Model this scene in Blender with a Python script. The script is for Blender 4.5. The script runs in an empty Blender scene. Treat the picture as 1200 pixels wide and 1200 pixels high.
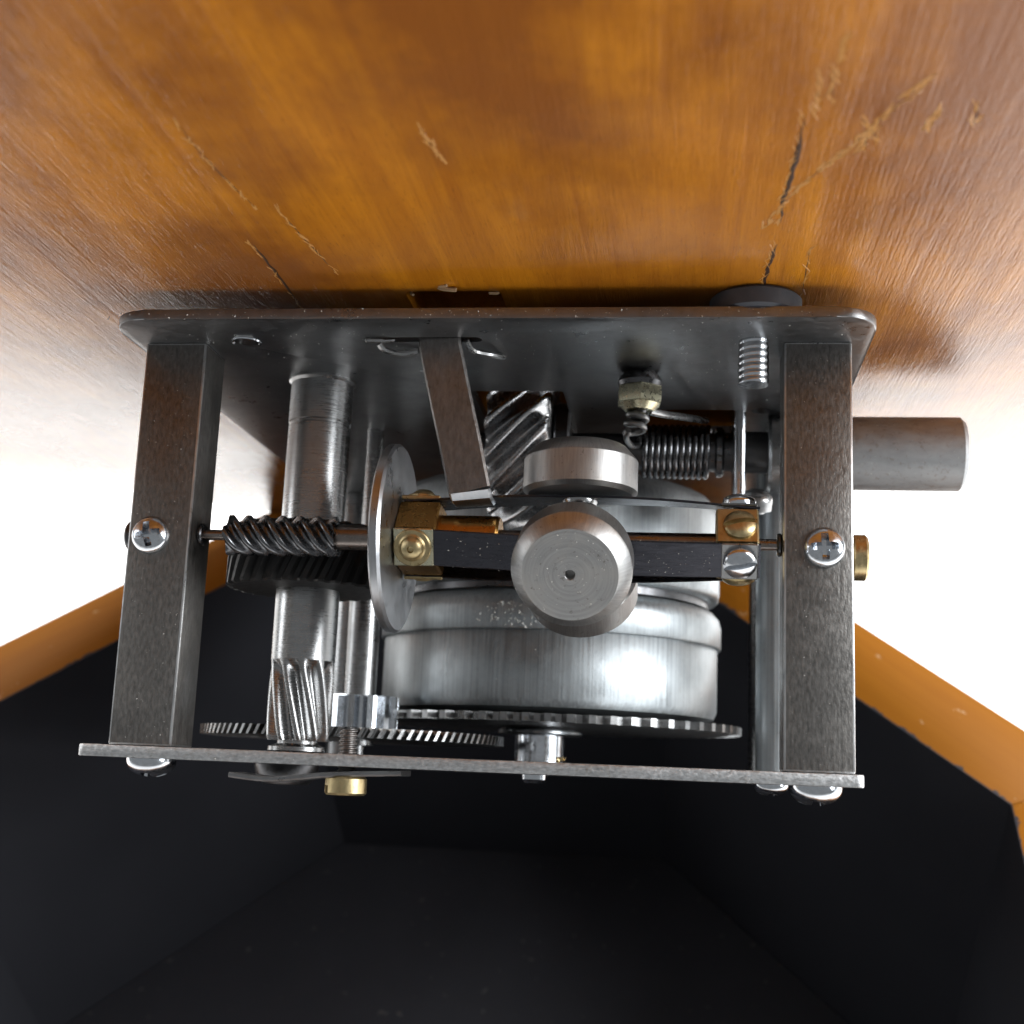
import bpy, bmesh, math, random
from mathutils import Matrix, Vector, noise

random.seed(7)
scene = bpy.context.scene
col = scene.collection
MM = 0.001
PI = math.pi

# ------------------------------------------------------------------ camera
cam_data = bpy.data.cameras.new('camera')
cam_data.sensor_width = 36.0
cam_data.lens = 46.52
cam_data.clip_start = 0.005
cam_data.clip_end = 60.0
cam = bpy.data.objects.new('camera', cam_data)
col.objects.link(cam)
cam.matrix_world = Matrix(((0.991100, -0.015384, 0.132226, 0.055830), (0.112790, 0.624618, -0.772742, -0.270239), (-0.070703, 0.780779, 0.620794, 0.218468), (0, 0, 0, 1)))
scene.camera = cam
cam_data.dof.use_dof = True
cam_data.dof.focus_distance = 0.190
cam_data.dof.aperture_fstop = 30.0

# ------------------------------------------------------------------ world and lamps (indoors, by bright windows)
world = bpy.data.worlds.new('World')
scene.world = world
world.use_nodes = True
bg = world.node_tree.nodes['Background']
bg.inputs[0].default_value = (0.93, 0.97, 1.0, 1)
bg.inputs[1].default_value = 0.27

def area_lamp(name, loc, target, sx, sy, watts, color):
    d = bpy.data.lights.new(name, 'AREA')
    d.shape = 'RECTANGLE'; d.size = sx; d.size_y = sy
    d.energy = watts; d.color = color
    o = bpy.data.objects.new(name, d); col.objects.link(o)
    o.location = loc
    v = Vector(target) - Vector(loc)
    o.rotation_euler = v.to_track_quat('-Z', 'Y').to_euler()
    return o

area_lamp('window_light_right', (1.0, -0.25, 0.62), (0.0, -0.10, 0.0), 0.50, 0.95, 22, (0.93, 0.97, 1.0))
area_lamp('window_light_left', (-1.0, -0.10, 0.60), (0.0, -0.10, 0.0), 0.30, 0.95, 5, (0.95, 0.98, 1.0))
area_lamp('table_fill_light', (0.0, 0.42, 1.25), (0.0, 0.34, -0.13), 1.7, 0.5, 62, (1.0, 0.985, 0.96))  # unseen overhead lamp, added to burn out the white table

scene.view_settings.view_transform = 'Standard'
scene.view_settings.look = 'None'
scene.view_settings.exposure = 0.0
scene.view_settings.gamma = 1.0
scene.view_settings.use_curve_mapping = False

# ------------------------------------------------------------------ mesh helpers (all lengths in millimetres)
def new_obj(name, me, parent=None, mats=(), loc=None, rot=None, kind=None):
    have = [x.name for x in me.materials if x]
    if have and mats and have != [m.name for m in mats]:      # shared shape, other metal: its own mesh
        me = me.copy(); me.materials.clear(); have = []
    o = bpy.data.objects.new(name, me)
    col.objects.link(o)
    if not have:
        for m in mats: me.materials.append(m)
    if parent: o.parent = parent
    if loc is not None: o.location = Vector(loc) * MM
    if rot is not None:
        o.rotation_mode = 'QUATERNION'
        o.rotation_quaternion = rot
    if kind: o['kind'] = kind
    return o

def finish(bm, name, angle=35, smooth=True):
    bmesh.ops.recalc_face_normals(bm, faces=bm.faces[:])
    bmesh.ops.scale(bm, vec=(MM, MM, MM), verts=bm.verts[:])
    me = bpy.data.meshes.new(name)
    bm.to_mesh(me); bm.free()
    if smooth:
        me.shade_smooth()
        me.set_sharp_from_angle(angle=math.radians(angle))
    return me

def axis_rot(d):
    """quaternion taking local +Z to direction d"""
    return Vector((0, 0, 1)).rotation_difference(Vector(d).normalized())

def m_axis(p, d):
    return Matrix.Translation(Vector(p)) @ axis_rot(d).to_matrix().to_4x4()

def b_box(bm, x0, x1, y0, y1, z0, z1, bev=0.0, seg=2, M=None, edge_mat=0):
    r = bmesh.ops.create_cube(bm, size=1.0)
    vs = r['verts']
    for v in vs:
        v.co = Vector(((x0 + x1) / 2 + v.co.x * (x1 - x0), (y0 + y1) / 2 + v.co.y * (y1 - y0), (z0 + z1) / 2 + v.co.z * (z1 - z0)))
    if bev > 0:
        es = list({e for v in vs for e in v.link_edges})
        r = bmesh.ops.bevel(bm, geom=es, offset=bev, segments=seg, affect='EDGES', profile=0.5)
        for f in r['faces']: f.material_index = edge_mat
        vs = list({v for f in r['faces'] for v in f.verts} | {v for v in vs if v.is_valid})
    if M is not None:
        bmesh.ops.transform(bm, matrix=M, verts=[v for v in vs if v.is_valid])

def b_lathe(bm, prof, M=None, seg=64):
    """prof: list of (r, h) from bottom to top along local Z; closed at the ends if r = 0"""
    rings = []
    for r, h in prof:
        if r <= 1e-6:
            rings.append([bm.verts.new((0, 0, h))])
        else:
            rings.append([bm.verts.new((r * math.cos(2 * PI * k / seg), r * math.sin(2 * PI * k / seg), h)) for k in range(seg)])
    for a, b in zip(rings, rings[1:]):
        for k in range(seg):
            k2 = (k + 1) % seg
            if len(a) == 1 and len(b) == 1: continue
            if len(a) == 1: bm.faces.new((a[0], b[k], b[k2]))
            elif len(b) == 1: bm.faces.new((a[k], a[k2], b[0]))
            else: bm.faces.new((a[k], a[k2], b[k2], b[k]))
    if M is not None:
        bmesh.ops.transform(bm, matrix=M, verts=[v for r in rings for v in r])

def rod_prof(r, h0, h1, ch=0.25):
    return [(0, h0), (r - ch, h0), (r, h0 + ch), (r, h1 - ch), (r - ch, h1), (0, h1)]

def b_loft(bm, layers, M=None):
    """layers: equal-length closed outlines; capped"""
    rings = [[bm.verts.new(p) for p in L] for L in layers]
    n = len(rings[0])
    for a, b in zip(rings, rings[1:]):
        for k in range(n):
            bm.faces.new((a[k], a[(k + 1) % n], b[(k + 1) % n], b[k]))
    bm.faces.new(rings[0][::-1]); bm.faces.new(rings[-1])
    if M is not None:
        bmesh.ops.transform(bm, matrix=M, verts=[v for r in rings for v in r])

def gear_outline(n, rr, rt, frac=0.5, rnd=False):
    pts = []
    for k in range(n):
        a = 2 * PI * k / n; s = 2 * PI / n
        for f, r in ((0.0, rr), (0.5 - frac * 0.5, rr), (0.5 - frac * 0.22, rt), (0.5 + frac * 0.22, rt), (0.5 + frac * 0.5, rr)):
            if f == 0.0 and not rnd: continue
            pts.append((r * math.cos(a + f * s), r * math.sin(a + f * s)))
    return pts

def b_gear(bm, n, rr, rt, z0, z1, twist=0.0, steps=1, M=None, frac=0.6, cham=0.0, runout=0.0):
    layers = []
    for i in range(steps + 1):
        t = i / steps; z = z0 + (z1 - z0) * t; a = twist * t
        c, s = math.cos(a), math.sin(a)
        k = 1.0
        r_ = rr if runout == 0 or t < 1 - runout else rr + (rt - rr) * 0.97 * ((t - 1 + runout) / runout) ** 1.6
        o = gear_outline(n, r_, rt, frac)
        layers.append([(k * (x * c - y * s), k * (x * s + y * c), z) for x, y in o])
    if cham > 0:
        def shrink(L, z):
            k = (rt - cham) / rt
            return [(x * k, y * k, z) for x, y, _ in L]
        layers = [shrink(layers[0], z0 - cham * 0.7)] + layers + [shrink(layers[-1], z1 + cham * 0.7)]
    b_loft(bm, layers, M)

def b_round_gear(bm, n, rr, rt, z0, z1, twist, steps, M=None, runout=0.0):
    layers = []
    for i in range(steps + 1):
        t = i / steps; a0 = twist * t
        k = 1 - 0.035 * (1 if i == 0 or (i == steps and not runout) else 0)
        q0 = rr if not runout or t < 1 - runout else rr + (rt - rr) * ((t - 1 + runout) / runout) ** 1.5
        L = []
        for j in range(n * 12):
            a = 2 * PI * j / (n * 12)
            w = 0.5 + 0.5 * math.cos(n * a)
            w = w * w * (3 - 2 * w)
            r = (q0 + (rt - q0) * w) * k
            L.append((r * math.cos(a + a0), r * math.sin(a + a0), z0 + (z1 - z0) * t))
        layers.append(L)
    b_loft(bm, layers, M)

def b_thread(bm, r, depth, pitch, z0, z1, starts=1, seg=48, per=8, M=None, cap=True, hand=1, sharp=1.0):
    """screw thread or worm: radius follows a helix"""
    nz = max(6, int((z1 - z0) / pitch * starts * per))
    rings = []
    for i in range(nz + 1):
        z = z0 + (z1 - z0) * i / nz
        ring = []
        for k in range(seg):
            a = 2 * PI * k / seg
            f = (z / pitch * starts - hand * starts * a / (2 * PI)) % 1.0
            w = 1 - abs(2 * f - 1)
            w = min(1.0, max(0.0, (w - 0.5) * sharp * 1.6 + 0.5))
            rr = r - depth * (1 - w)
            ring.append(bm.verts.new((rr * math.cos(a), rr * math.sin(a), z)))
        rings.append(ring)
    for a, b in zip(rings, rings[1:]):
        for k in range(seg):
            bm.faces.new((a[k], a[(k + 1) % seg], b[(k + 1) % seg], b[k]))
    if cap:
        bm.faces.new(rings[0][::-1]); bm.faces.new(rings[-1])
    if M is not None:
        bmesh.ops.transform(bm, matrix=M, verts=[v for r_ in rings for v in r_])

def b_tube(bm, pts, rad, seg=10, taper=None):
    pts = [Vector(p) for p in pts]
    n = len(pts)
    up = None; rings = []
    for i, p in enumerate(pts):
        t = (pts[min(i + 1, n - 1)] - pts[max(i - 1, 0)]).normalized()
        if up is None:
            up = t.orthogonal().normalized()
        up = (up - t * up.dot(t)).normalized()
        s = t.cross(up)
        r = rad if taper is None else rad * taper(i / (n - 1))
        rings.append([bm.verts.new(p + up * r * math.cos(2 * PI * k / seg) + s * r * math.sin(2 * PI * k / seg)) for k in range(seg)])
    for a, b in zip(rings, rings[1:]):
        for k in range(seg):
            bm.faces.new((a[k], a[(k + 1) % seg], b[(k + 1) % seg], b[k]))
    bm.faces.new(rings[0][::-1]); bm.faces.new(rings[-1])

def smooth_path(P, n=8):
    P = [Vector(p) for p in P]; out = []
    for i in range(len(P) - 1):
        p0 = P[max(i - 1, 0)]; p1 = P[i]; p2 = P[i + 1]; p3 = P[min(i + 2, len(P) - 1)]
        for k in range(n):
            t = k / n
            out.append(0.5 * ((2 * p1) + (p2 - p0) * t + (2 * p0 - 5 * p1 + 4 * p2 - p3) * t * t + (3 * p1 - p0 - 3 * p2 + p3) * t ** 3))
    out.append(P[-1])
    return out

def b_strip(bm, path, width_dir, w, th, nrm=None):
    """flat sheet strip of width w along width_dir and thickness th following path (path points are its centre)"""
    path = [Vector(p) for p in path]; n = len(path); wd0 = Vector(width_dir).normalized(); L = []
    for i, p in enumerate(path):
        t = (path[min(i + 1, n - 1)] - path[max(i - 1, 0)]).normalized()
        wd = (wd0 - t * wd0.dot(t)).normalized()
        nn = t.cross(wd).normalized()
        ww = w(i / (n - 1)) if callable(w) else w
        c_ = th * 0.3; hw, ht = ww / 2, th / 2
        L.append([tuple(p + wd * u + nn * v) for u, v in ((hw, ht - c_), (hw - c_, ht), (c_ - hw, ht), (-hw, ht - c_), (-hw, c_ - ht), (c_ - hw, -ht), (hw - c_, -ht), (hw, c_ - ht))])
    b_loft(bm, L)

def b_prism(bm, outline, z0, z1, bev=0.0, M=None):
    lo = [bm.verts.new((x, y, z0)) for x, y in outline]
    hi = [bm.verts.new((x, y, z1)) for x, y in outline]
    n = len(lo); fs = []
    for k in range(n):
        fs.append(bm.faces.new((lo[k], lo[(k + 1) % n], hi[(k + 1) % n], hi[k])))
    fs.append(bm.faces.new(lo[::-1])); fs.append(bm.faces.new(hi))
    vs = lo + hi
    if bev > 0:
        es = list({e for f in fs[-2:] for e in f.edges})
        r = bmesh.ops.bevel(bm, geom=es, offset=bev, segments=2, affect='EDGES', profile=0.5)
        vs = list({v for f in r['faces'] for v in f.verts} | {v for v in vs if v.is_valid})
    if M is not None:
        bmesh.ops.transform(bm, matrix=M, verts=vs)

def round_rect(x0, x1, y0, y1, r, n=8):
    pts = []
    for cx, cy, a0 in ((x1 - r, y1 - r, 0), (x0 + r, y1 - r, 90), (x0 + r, y0 + r, 180), (x1 - r, y0 + r, 270)):
        for k in range(n + 1):
            a = math.radians(a0 + 90 * k / n)
            pts.append((cx + r * math.cos(a), cy + r * math.sin(a)))
    return pts

def boolean(me, cutters, angle=35, name=None):
    """cut the cutter meshes out of me, returns a new mesh"""
    o = bpy.data.objects.new('temp_body', me); col.objects.link(o); tmp = []
    for c in cutters:
        k = bpy.data.objects.new('temp_cutter', c); col.objects.link(k); tmp.append(k)
        m = o.modifiers.new('cut', 'BOOLEAN'); m.operation = 'DIFFERENCE'; m.object = k; m.solver = 'EXACT'
    dg = bpy.context.evaluated_depsgraph_get(); dg.update()
    r = bpy.data.meshes.new_from_object(o.evaluated_get(dg))
    bpy.data.objects.remove(o)
    for k in tmp:
        c = k.data; bpy.data.objects.remove(k); bpy.data.meshes.remove(c)
    bpy.data.meshes.remove(me)
    r.name = name or 'cut_mesh'
    r.shade_smooth(); r.set_sharp_from_angle(angle=math.radians(angle))
    return r

def mesh_of(fn, name, angle=35):
    bm = bmesh.new(); fn(bm); return finish(bm, name, angle)

def thing(name, label, cat):
    o = bpy.data.objects.new(name, None); col.objects.link(o)
    o.empty_display_size = 0.02
    o['label'] = label; o['category'] = cat
    return o

# ------------------------------------------------------------------ materials
class NT:
    def __init__(self, name):
        self.m = bpy.data.materials.new(name); self.m.use_nodes = True
        self.t = self.m.node_tree; self.b = self.t.nodes['Principled BSDF']
        self.tc = self.t.nodes.new('ShaderNodeTexCoord')
    def n(self, typ, **kw):
        x = self.t.nodes.new(typ)
        for k, v in kw.items(): setattr(x, k, v)
        return x
    def link(self, a, b): self.t.links.new(a, b)
    def mapping(self, scale, rot=(0, 0, 0), loc=(0, 0, 0), src=None):
        """object coordinates in millimetres, times scale"""
        mp = self.n('ShaderNodeMapping')
        mp.inputs['Scale'].default_value = [1000 * s for s in scale] if src is None else scale
        mp.inputs['Rotation'].default_value = rot
        mp.inputs['Location'].default_value = loc
        self.link(src or self.tc.outputs['Object'], mp.inputs['Vector'])
        return mp.outputs[0]
    def noise(self, vec, scale=1.0, detail=4, rough=0.55, dist=0.0):
        x = self.n('ShaderNodeTexNoise')
        x.inputs['Scale'].default_value = scale; x.inputs['Detail'].default_value = detail
        x.inputs['Roughness'].default_value = rough; x.inputs['Distortion'].default_value = dist
        self.link(vec, x.inputs['Vector'])
        return x.outputs['Fac']
    def ramp(self, fac, stops):
        x = self.n('ShaderNodeValToRGB')
        e = x.color_ramp.elements
        while len(e) < len(stops): e.new(0.5)
        for i, (p, c) in enumerate(stops):
            e[i].position = p
            e[i].color = (c, c, c, 1) if not isinstance(c, tuple) else (*c, 1)
        self.link(fac, x.inputs[0])
        return x.outputs[0]
    def mix(self, fac, a, b):
        x = self.n('ShaderNodeMix', data_type='RGBA')
        for s, v in ((x.inputs[0], fac), (x.inputs[6], a), (x.inputs[7], b)):
            if isinstance(v, (int, float)): s.default_value = v
            elif isinstance(v, tuple): s.default_value = (*v, 1)
            else: self.link(v, s)
        return x.outputs[2]
    def math(self, op, a, b=None, clamp=False):
        x = self.n('ShaderNodeMath', operation=op, use_clamp=clamp)
        for s, v in zip(x.inputs, (a, b)):
            if v is None: continue
            if isinstance(v, (int, float)): s.default_value = v
            else: self.link(v, s)
        return x.outputs[0]
    def maprange(self, v, a, b, c, d):
        x = self.n('ShaderNodeMapRange')
        x.inputs[1].default_value = a; x.inputs[2].default_value = b; x.inputs[3].default_value = c; x.inputs[4].default_value = d
        self.link(v, x.inputs[0]); return x.outputs[0]
    def bump(self, h, strength=0.3, dist=0.05, prev=None):
        x = self.n('ShaderNodeBump')
        x.inputs['Strength'].default_value = strength; x.inputs['Distance'].default_value = dist * MM
        self.link(h, x.inputs['Height'])
        if prev is not None: self.link(prev, x.inputs['Normal'])
        self.link(x.outputs[0], self.b.inputs['Normal'])
        return x.outputs[0]
    def set(self, **kw):
        for k, v in kw.items():
            s = self.b.inputs[k.replace('_', ' ')]
            if isinstance(v, (int, float)): s.default_value = v
            elif isinstance(v, tuple): s.default_value = (*v, 1)
            else: self.link(v, s)
        return self

def metal(name, c, rough=0.3, brush=(1, 1, 1), brush_amt=0.3, spots=0.25, tint=(0.30, 0.22, 0.14), bumpd=0.02, var=0.35, rvar=0.15):
    N = NT(name)
    big = N.noise(N.mapping((0.09, 0.09, 0.09)), 1, 5, 0.65)
    fine = N.noise(N.mapping(brush), 1, 3, 0.6)
    speck = N.noise(N.mapping((1.1, 1.1, 1.1)), 1, 3, 0.7)
    k = N.ramp(big, ((0.3, 1 - var), (0.7, 1.0)))
    dark = tuple(x * t * 1.9 for x, t in zip(c, tint))
    base = N.mix(N.ramp(speck, ((0.56, 0.0), (0.74, spots * 2))), c, dark)
    mm = N.n('ShaderNodeMix', data_type='RGBA', blend_type='MULTIPLY')
    mm.inputs[0].default_value = 1.0
    N.link(base, mm.inputs[6]); N.link(k, mm.inputs[7])
    fm = N.mix(brush_amt, mm.outputs[2], N.mix(fine, tuple(x * 0.30 for x in c), tuple(min(1, x * 1.5) for x in c)))
    r = N.math('ADD', N.maprange(big, 0.3, 0.7, rough + rvar * 0.5, rough - rvar * 0.5), N.maprange(fine, 0.3, 0.7, -0.06, 0.06), True)
    N.set(Base_Color=fm, Metallic=1.0, Roughness=r)
    b1 = N.bump(fine, 0.35, bumpd)
    N.bump(speck, 0.25, bumpd * 1.2, b1)
    return N.m

def simple(name, c, rough=0.5, metallic=0.0, nscale=0.8, var=0.25, bumpd=0.03, coat=0.0):
    N = NT(name)
    n = N.noise(N.mapping((nscale,) * 3), 1, 5, 0.65)
    N.set(Base_Color=N.mix(n, tuple(x * (1 - var) for x in c), tuple(min(1, x * (1 + var)) for x in c)), Metallic=metallic,
          Roughness=N.maprange(n, 0.3, 0.7, rough - 0.08, rough + 0.08))
    if coat: N.set(Coat_Weight=coat, Coat_Roughness=0.15)
    N.bump(n, 0.4, bumpd)
    return N.m

M_PLATE = metal('plate_steel', (0.29, 0.29, 0.295), 0.36, (0.7, 0.7, 0.7), 0.2, 0.15)
M_EDGE = metal('bottom_plate_steel', (0.62, 0.62, 0.62), 0.42, (1.3, 0.6, 2.5), 0.7, 0.6, bumpd=0.14)
M_WORN_HILITE = metal('worn_highlight_edge', (0.66, 0.66, 0.66), 0.34, (2.0, 2.0, 0.4), 0.5, 0.6, bumpd=0.05)  # worn pillar edges, with their edge highlight put into the brighter colour
M_PILLAR = metal('pillar_steel', (0.23, 0.218, 0.205), 0.46, (2.2, 2.2, 0.8), 0.9, 0.9, bumpd=0.16, var=0.5, rvar=0.25)
M_STEEL = metal('turned_steel', (0.40, 0.40, 0.40), 0.29, (0.3, 0.3, 5.0), 0.3, 0.25)
M_WORM = metal('worm_steel', (0.19, 0.192, 0.20), 0.24, (2, 2, 2), 0.2, 0.3)
M_SHAFT = metal('brown_oiled_steel', (0.27, 0.235, 0.215), 0.30, (0.3, 2, 2), 0.2, 0.3)
M_DRUM = metal('barrel_steel', (0.44, 0.47, 0.485), 0.47, (2.6, 2.6, 0.025), 0.7, 0.35, bumpd=0.06, var=0.5, rvar=0.25)
M_GEAR = metal('gear_steel', (0.30, 0.30, 0.30), 0.33, (1.5, 1.5, 1.5), 0.3, 0.4)
M_HELIX = metal('helical_gear_steel', (0.60, 0.60, 0.61), 0.24, (1.2, 1.2, 1.2), 0.3, 0.4)
M_DISC = metal('disc_steel', (0.50, 0.51, 0.53), 0.34, (3.0, 0.5, 0.5), 0.15, 0.1)
def weight_metal():
    """turned steel: rings on the face, radial file marks on the chamfer and side (local z = axis)"""
    N = NT('weight_steel')
    v = N.mapping((1, 1, 1))
    sx = N.n('ShaderNodeSeparateXYZ'); N.link(v, sx.inputs[0])
    r = N.math('SQRT', N.math('ADD', N.math('MULTIPLY', sx.outputs[0], sx.outputs[0]), N.math('MULTIPLY', sx.outputs[1], sx.outputs[1])))
    ang = N.math('ARCTAN2', sx.outputs[1], sx.outputs[0])
    cx = N.n('ShaderNodeCombineXYZ'); N.link(N.math('MULTIPLY', ang, 28.0), cx.inputs[0]); N.link(N.math('MULTIPLY', sx.outputs[2], 0.25), cx.inputs[1])
    rad = N.noise(cx.outputs[0], 1.0, 3, 0.6)
    cr = N.n('ShaderNodeCombineXYZ'); N.link(N.math('MULTIPLY', r, 3.2), cr.inputs[0]); N.link(N.math('MULTIPLY', ang, 0.35), cr.inputs[1])
    ring = N.noise(cr.outputs[0], 1.0, 3, 0.6)
    face = N.maprange(r, 6.5, 6.7, 0.0, 1.0)
    pat = N.n('ShaderNodeMix', data_type='FLOAT'); N.link(face, pat.inputs[0]); N.link(ring, pat.inputs[2]); N.link(rad, pat.inputs[3])
    blot = N.noise(N.mapping((0.35, 0.35, 0.35)), 1, 5, 0.65)
    spk = N.noise(N.mapping((1.6, 1.6, 1.6)), 1, 3, 0.7)
    c = N.mix(pat.outputs[0], (0.24, 0.237, 0.233), (0.52, 0.515, 0.51))
    c = N.mix(N.ramp(blot, ((0.45, 0.0), (0.7, 0.5))), c, (0.40, 0.38, 0.35))
    c = N.mix(N.ramp(spk, ((0.62, 0.0), (0.72, 0.7))), c, (0.14, 0.12, 0.10))
    N.set(Base_Color=c, Metallic=1.0, Roughness=N.maprange(blot, 0.3, 0.7, 0.34, 0.46))
    N.bump(pat.outputs[0], 0.4, 0.03)
    return N.m
M_WEIGHT = weight_metal()
M_BLUED = metal('blued_spring_steel', (0.090, 0.090, 0.104), 0.30, (0.4, 3.0, 3.0), 0.2, 0.1)
M_LEVER = metal('lever_steel', (0.26, 0.245, 0.235), 0.40, (1.8, 1.8, 0.6), 0.7, 0.8, bumpd=0.10, var=0.5)
M_ZINC = metal('zinc_plated_steel', (0.72, 0.75, 0.79), 0.16, (1.5, 1.5, 1.5), 0.1, 0.15, var=0.2)
M_TUBE = metal('crank_tube_steel', (0.46, 0.465, 0.47), 0.60, (0.4, 0.9, 0.9), 0.35, 0.4, var=0.25)
M_DARKSTEEL = metal('oily_dark_steel', (0.13, 0.13, 0.135), 0.33, (1, 1, 1), 0.2, 0.3)
M_BRASS = metal('brass', (0.58, 0.46, 0.25), 0.36, (2.0, 0.8, 0.8), 0.4, 0.5, var=0.4, bumpd=0.04)
M_BRONZE = metal('oiled_brass', (0.50, 0.27, 0.08), 0.30, (1.2, 1.2, 1.2), 0.15, 0.2, var=0.3)
M_NUT = metal('pale_brass', (0.74, 0.70, 0.50), 0.28, (1.2, 1.2, 1.2), 0.1, 0.02, var=0.12, bumpd=0.001)
M_FIBRE = simple('black_fibre', (0.009, 0.0085, 0.0085), 0.55, 0, 1.2, 0.4, 0.1)
M_RUBBER = simple('grey_rubber', (0.045, 0.048, 0.058), 0.55, 0, 0.6, 0.3, 0.05)
M_DUST = simple('pale_dust', (0.62, 0.60, 0.56), 0.6, 0, 1.0, 0.2, 0.0)
M_FIBRES = simple('splinter', (0.34, 0.22, 0.12), 0.6, 0, 1.0, 0.3, 0.0)
M_SHAVING = metal('bright_swarf', (0.75, 0.76, 0.78), 0.2, (1, 1, 1), 0.1, 0.1, var=0.1)

def black_paint():
    N = NT('black_paint')
    a = N.noise(N.mapping((0.03, 0.03, 0.03)), 1, 5, 0.6)
    f = N.noise(N.mapping((0.9, 0.9, 0.9)), 1, 4, 0.7)
    sp = N.noise(N.mapping((0.35, 0.35, 0.35)), 1, 2, 0.5)
    c = N.mix(a, (0.022, 0.022, 0.027), (0.042, 0.042, 0.049))
    c = N.mix(N.ramp(sp, ((0.68, 0.0), (0.76, 0.6))), c, (0.14, 0.13, 0.12))
    N.set(Base_Color=c, Roughness=N.maprange(a, 0.3, 0.7, 0.62, 0.5), Specular_IOR_Level=0.4)
    N.bump(f, 0.35, 0.08)
    return N.m
M_BLACK = black_paint()

def rim_wood():
    """case panels: varnished outside and on the rim, black paint inside with an uneven brushed edge (local y = distance from the inner face)"""
    N = NT('case_wood')
    gr = N.noise(N.mapping((0.03, 0.5, 0.5)), 1, 5, 0.6, 0.4)
    big = N.noise(N.mapping((0.02, 0.02, 0.02)), 1, 3, 0.5)
    wood = N.mix(gr, (0.26, 0.088, 0.0055), (0.35, 0.132, 0.0090))
    wood = N.mix(N.ramp(big, ((0.35, 0.0), (0.75, 0.45))), wood, (0.21, 0.075, 0.007))
    ch = N.noise(N.mapping((0.10, 0.16, 0.2)), 1, 4, 0.7)
    wood = N.mix(N.ramp(ch, ((0.66, 0.0), (0.70, 0.55))), wood, (0.62, 0.45, 0.27))
    sx = N.n('ShaderNodeSeparateXYZ'); N.link(N.mapping((1, 1, 1)), sx.inputs[0])
    e = N.noise(N.mapping((0.055, 0.03, 0.03)), 1, 6, 0.75)
    edge = N.math('SUBTRACT', sx.outputs[1], N.maprange(e, 0.50, 0.72, 0.35, 2.8))
    mask = N.maprange(edge, -0.15, 0.2, 1.0, 0.0)
    N.set(Base_Color=N.mix(mask, wood, N.mix(big, (0.034, 0.034, 0.041), (0.056, 0.056, 0.064))), Roughness=N.maprange(mask, 0, 1, 0.5, 0.6),
          Specular_IOR_Level=0.15)
    N.bump(gr, 0.25, 0.08)
    return N.m
M_RIM = rim_wood()

def board_wood():
    N = NT('varnished_board')
    R = (0, 0, math.radians(4))
    warp = N.noise(N.mapping((0.010, 0.006, 0.01)), 1, 3, 0.5)
    grain = N.noise(N.mapping((0.24, 0.012, 0.2), R), 1, 7, 0.66, 0.7)
    fine = N.noise(N.mapping((2.4, 0.10, 2.4), R), 1, 4, 0.7)
    pores = N.noise(N.mapping((3.2, 0.45, 3.2), R), 1, 3, 0.7)
    orange = N.noise(N.mapping((0.9, 0.55, 0.9), R), 1, 3, 0.6)
    blot = N.noise(N.mapping((0.030, 0.020, 0.02)), 1, 5, 0.62)
    c = N.mix(N.ramp(grain, ((0.28, 0.0), (0.72, 1.0))), (0.31, 0.094, 0.0035), (0.56, 0.205, 0.0075))
    c = N.mix(N.ramp(blot, ((0.40, 0.0), (0.60, 0.9))), c, (0.19, 0.054, 0.005))
    c = N.mix(N.ramp(warp, ((0.5, 0.0), (0.8, 0.4))), c, (0.56, 0.235, 0.014))
    c = N.mix(N.ramp(fine, ((0.56, 0.0), (0.72, 0.5))), c, (0.20, 0.060, 0.004))
    c = N.mix(N.ramp(pores, ((0.60, 0.0), (0.70, 0.55))), c, (0.15, 0.045, 0.004))
    haze = N.noise(N.mapping((0.05, 0.03, 0.05)), 1, 5, 0.7)
    c = N.mix(N.ramp(haze, ((0.62, 0.0), (0.80, 0.12))), c, (0.50, 0.36, 0.25))
    chip = N.noise(N.mapping((0.20, 0.13, 0.2), (0, 0, 0.4)), 1, 4, 0.72)
    c = N.mix(N.ramp(chip, ((0.735, 0.0), (0.75, 0.5))), c, (0.60, 0.46, 0.32))
    N.set(Base_Color=c, Roughness=0.55, Specular_IOR_Level=0.12, Coat_Weight=0.75, Coat_IOR=1.5, Coat_Roughness=N.maprange(haze, 0.3, 0.7, 0.06, 0.12))
    b = N.bump(grain, 0.4, 0.4)
    b = N.bump(fine, 0.7, 0.11, b)
    b = N.bump(orange, 0.25, 0.10, b)
    b = N.bump(pores, 0.9, 0.06, b)
    N.link(b, N.b.inputs['Coat Normal'])
    return N.m
M_BOARD = board_wood()
M_CRACK_SHADE = simple('dark_crack_and_shade', (0.035, 0.012, 0.004), 0.6, 0, 1.0, 0.4, 0.05)
M_FLAKE_HILITE = simple('flake_highlight', (0.52, 0.25, 0.065), 0.35, 0, 1.6, 0.6, 0.1, coat=0.5)  # flaked varnish, pale because the ridge highlights are put into its colour

def table_white():
    N = NT('white_tabletop')
    n = N.noise(N.mapping((0.01, 0.01, 0.01)), 1, 4, 0.6)
    N.set(Base_Color=N.mix(n, (0.82, 0.82, 0.82), (0.88, 0.88, 0.875)), Roughness=0.45)
    return N.m
M_TABLE = table_white()

# ------------------------------------------------------------------ the setting: white table top
BOX_H = 132.0
bm = bmesh.new(); b_box(bm, -2200, 2200, -1900, 2300, -BOX_H - 30, -BOX_H)
table = new_obj('table_top', finish(bm, 'table_top', smooth=False), None, [M_TABLE]); table['kind'] = 'structure'

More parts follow.
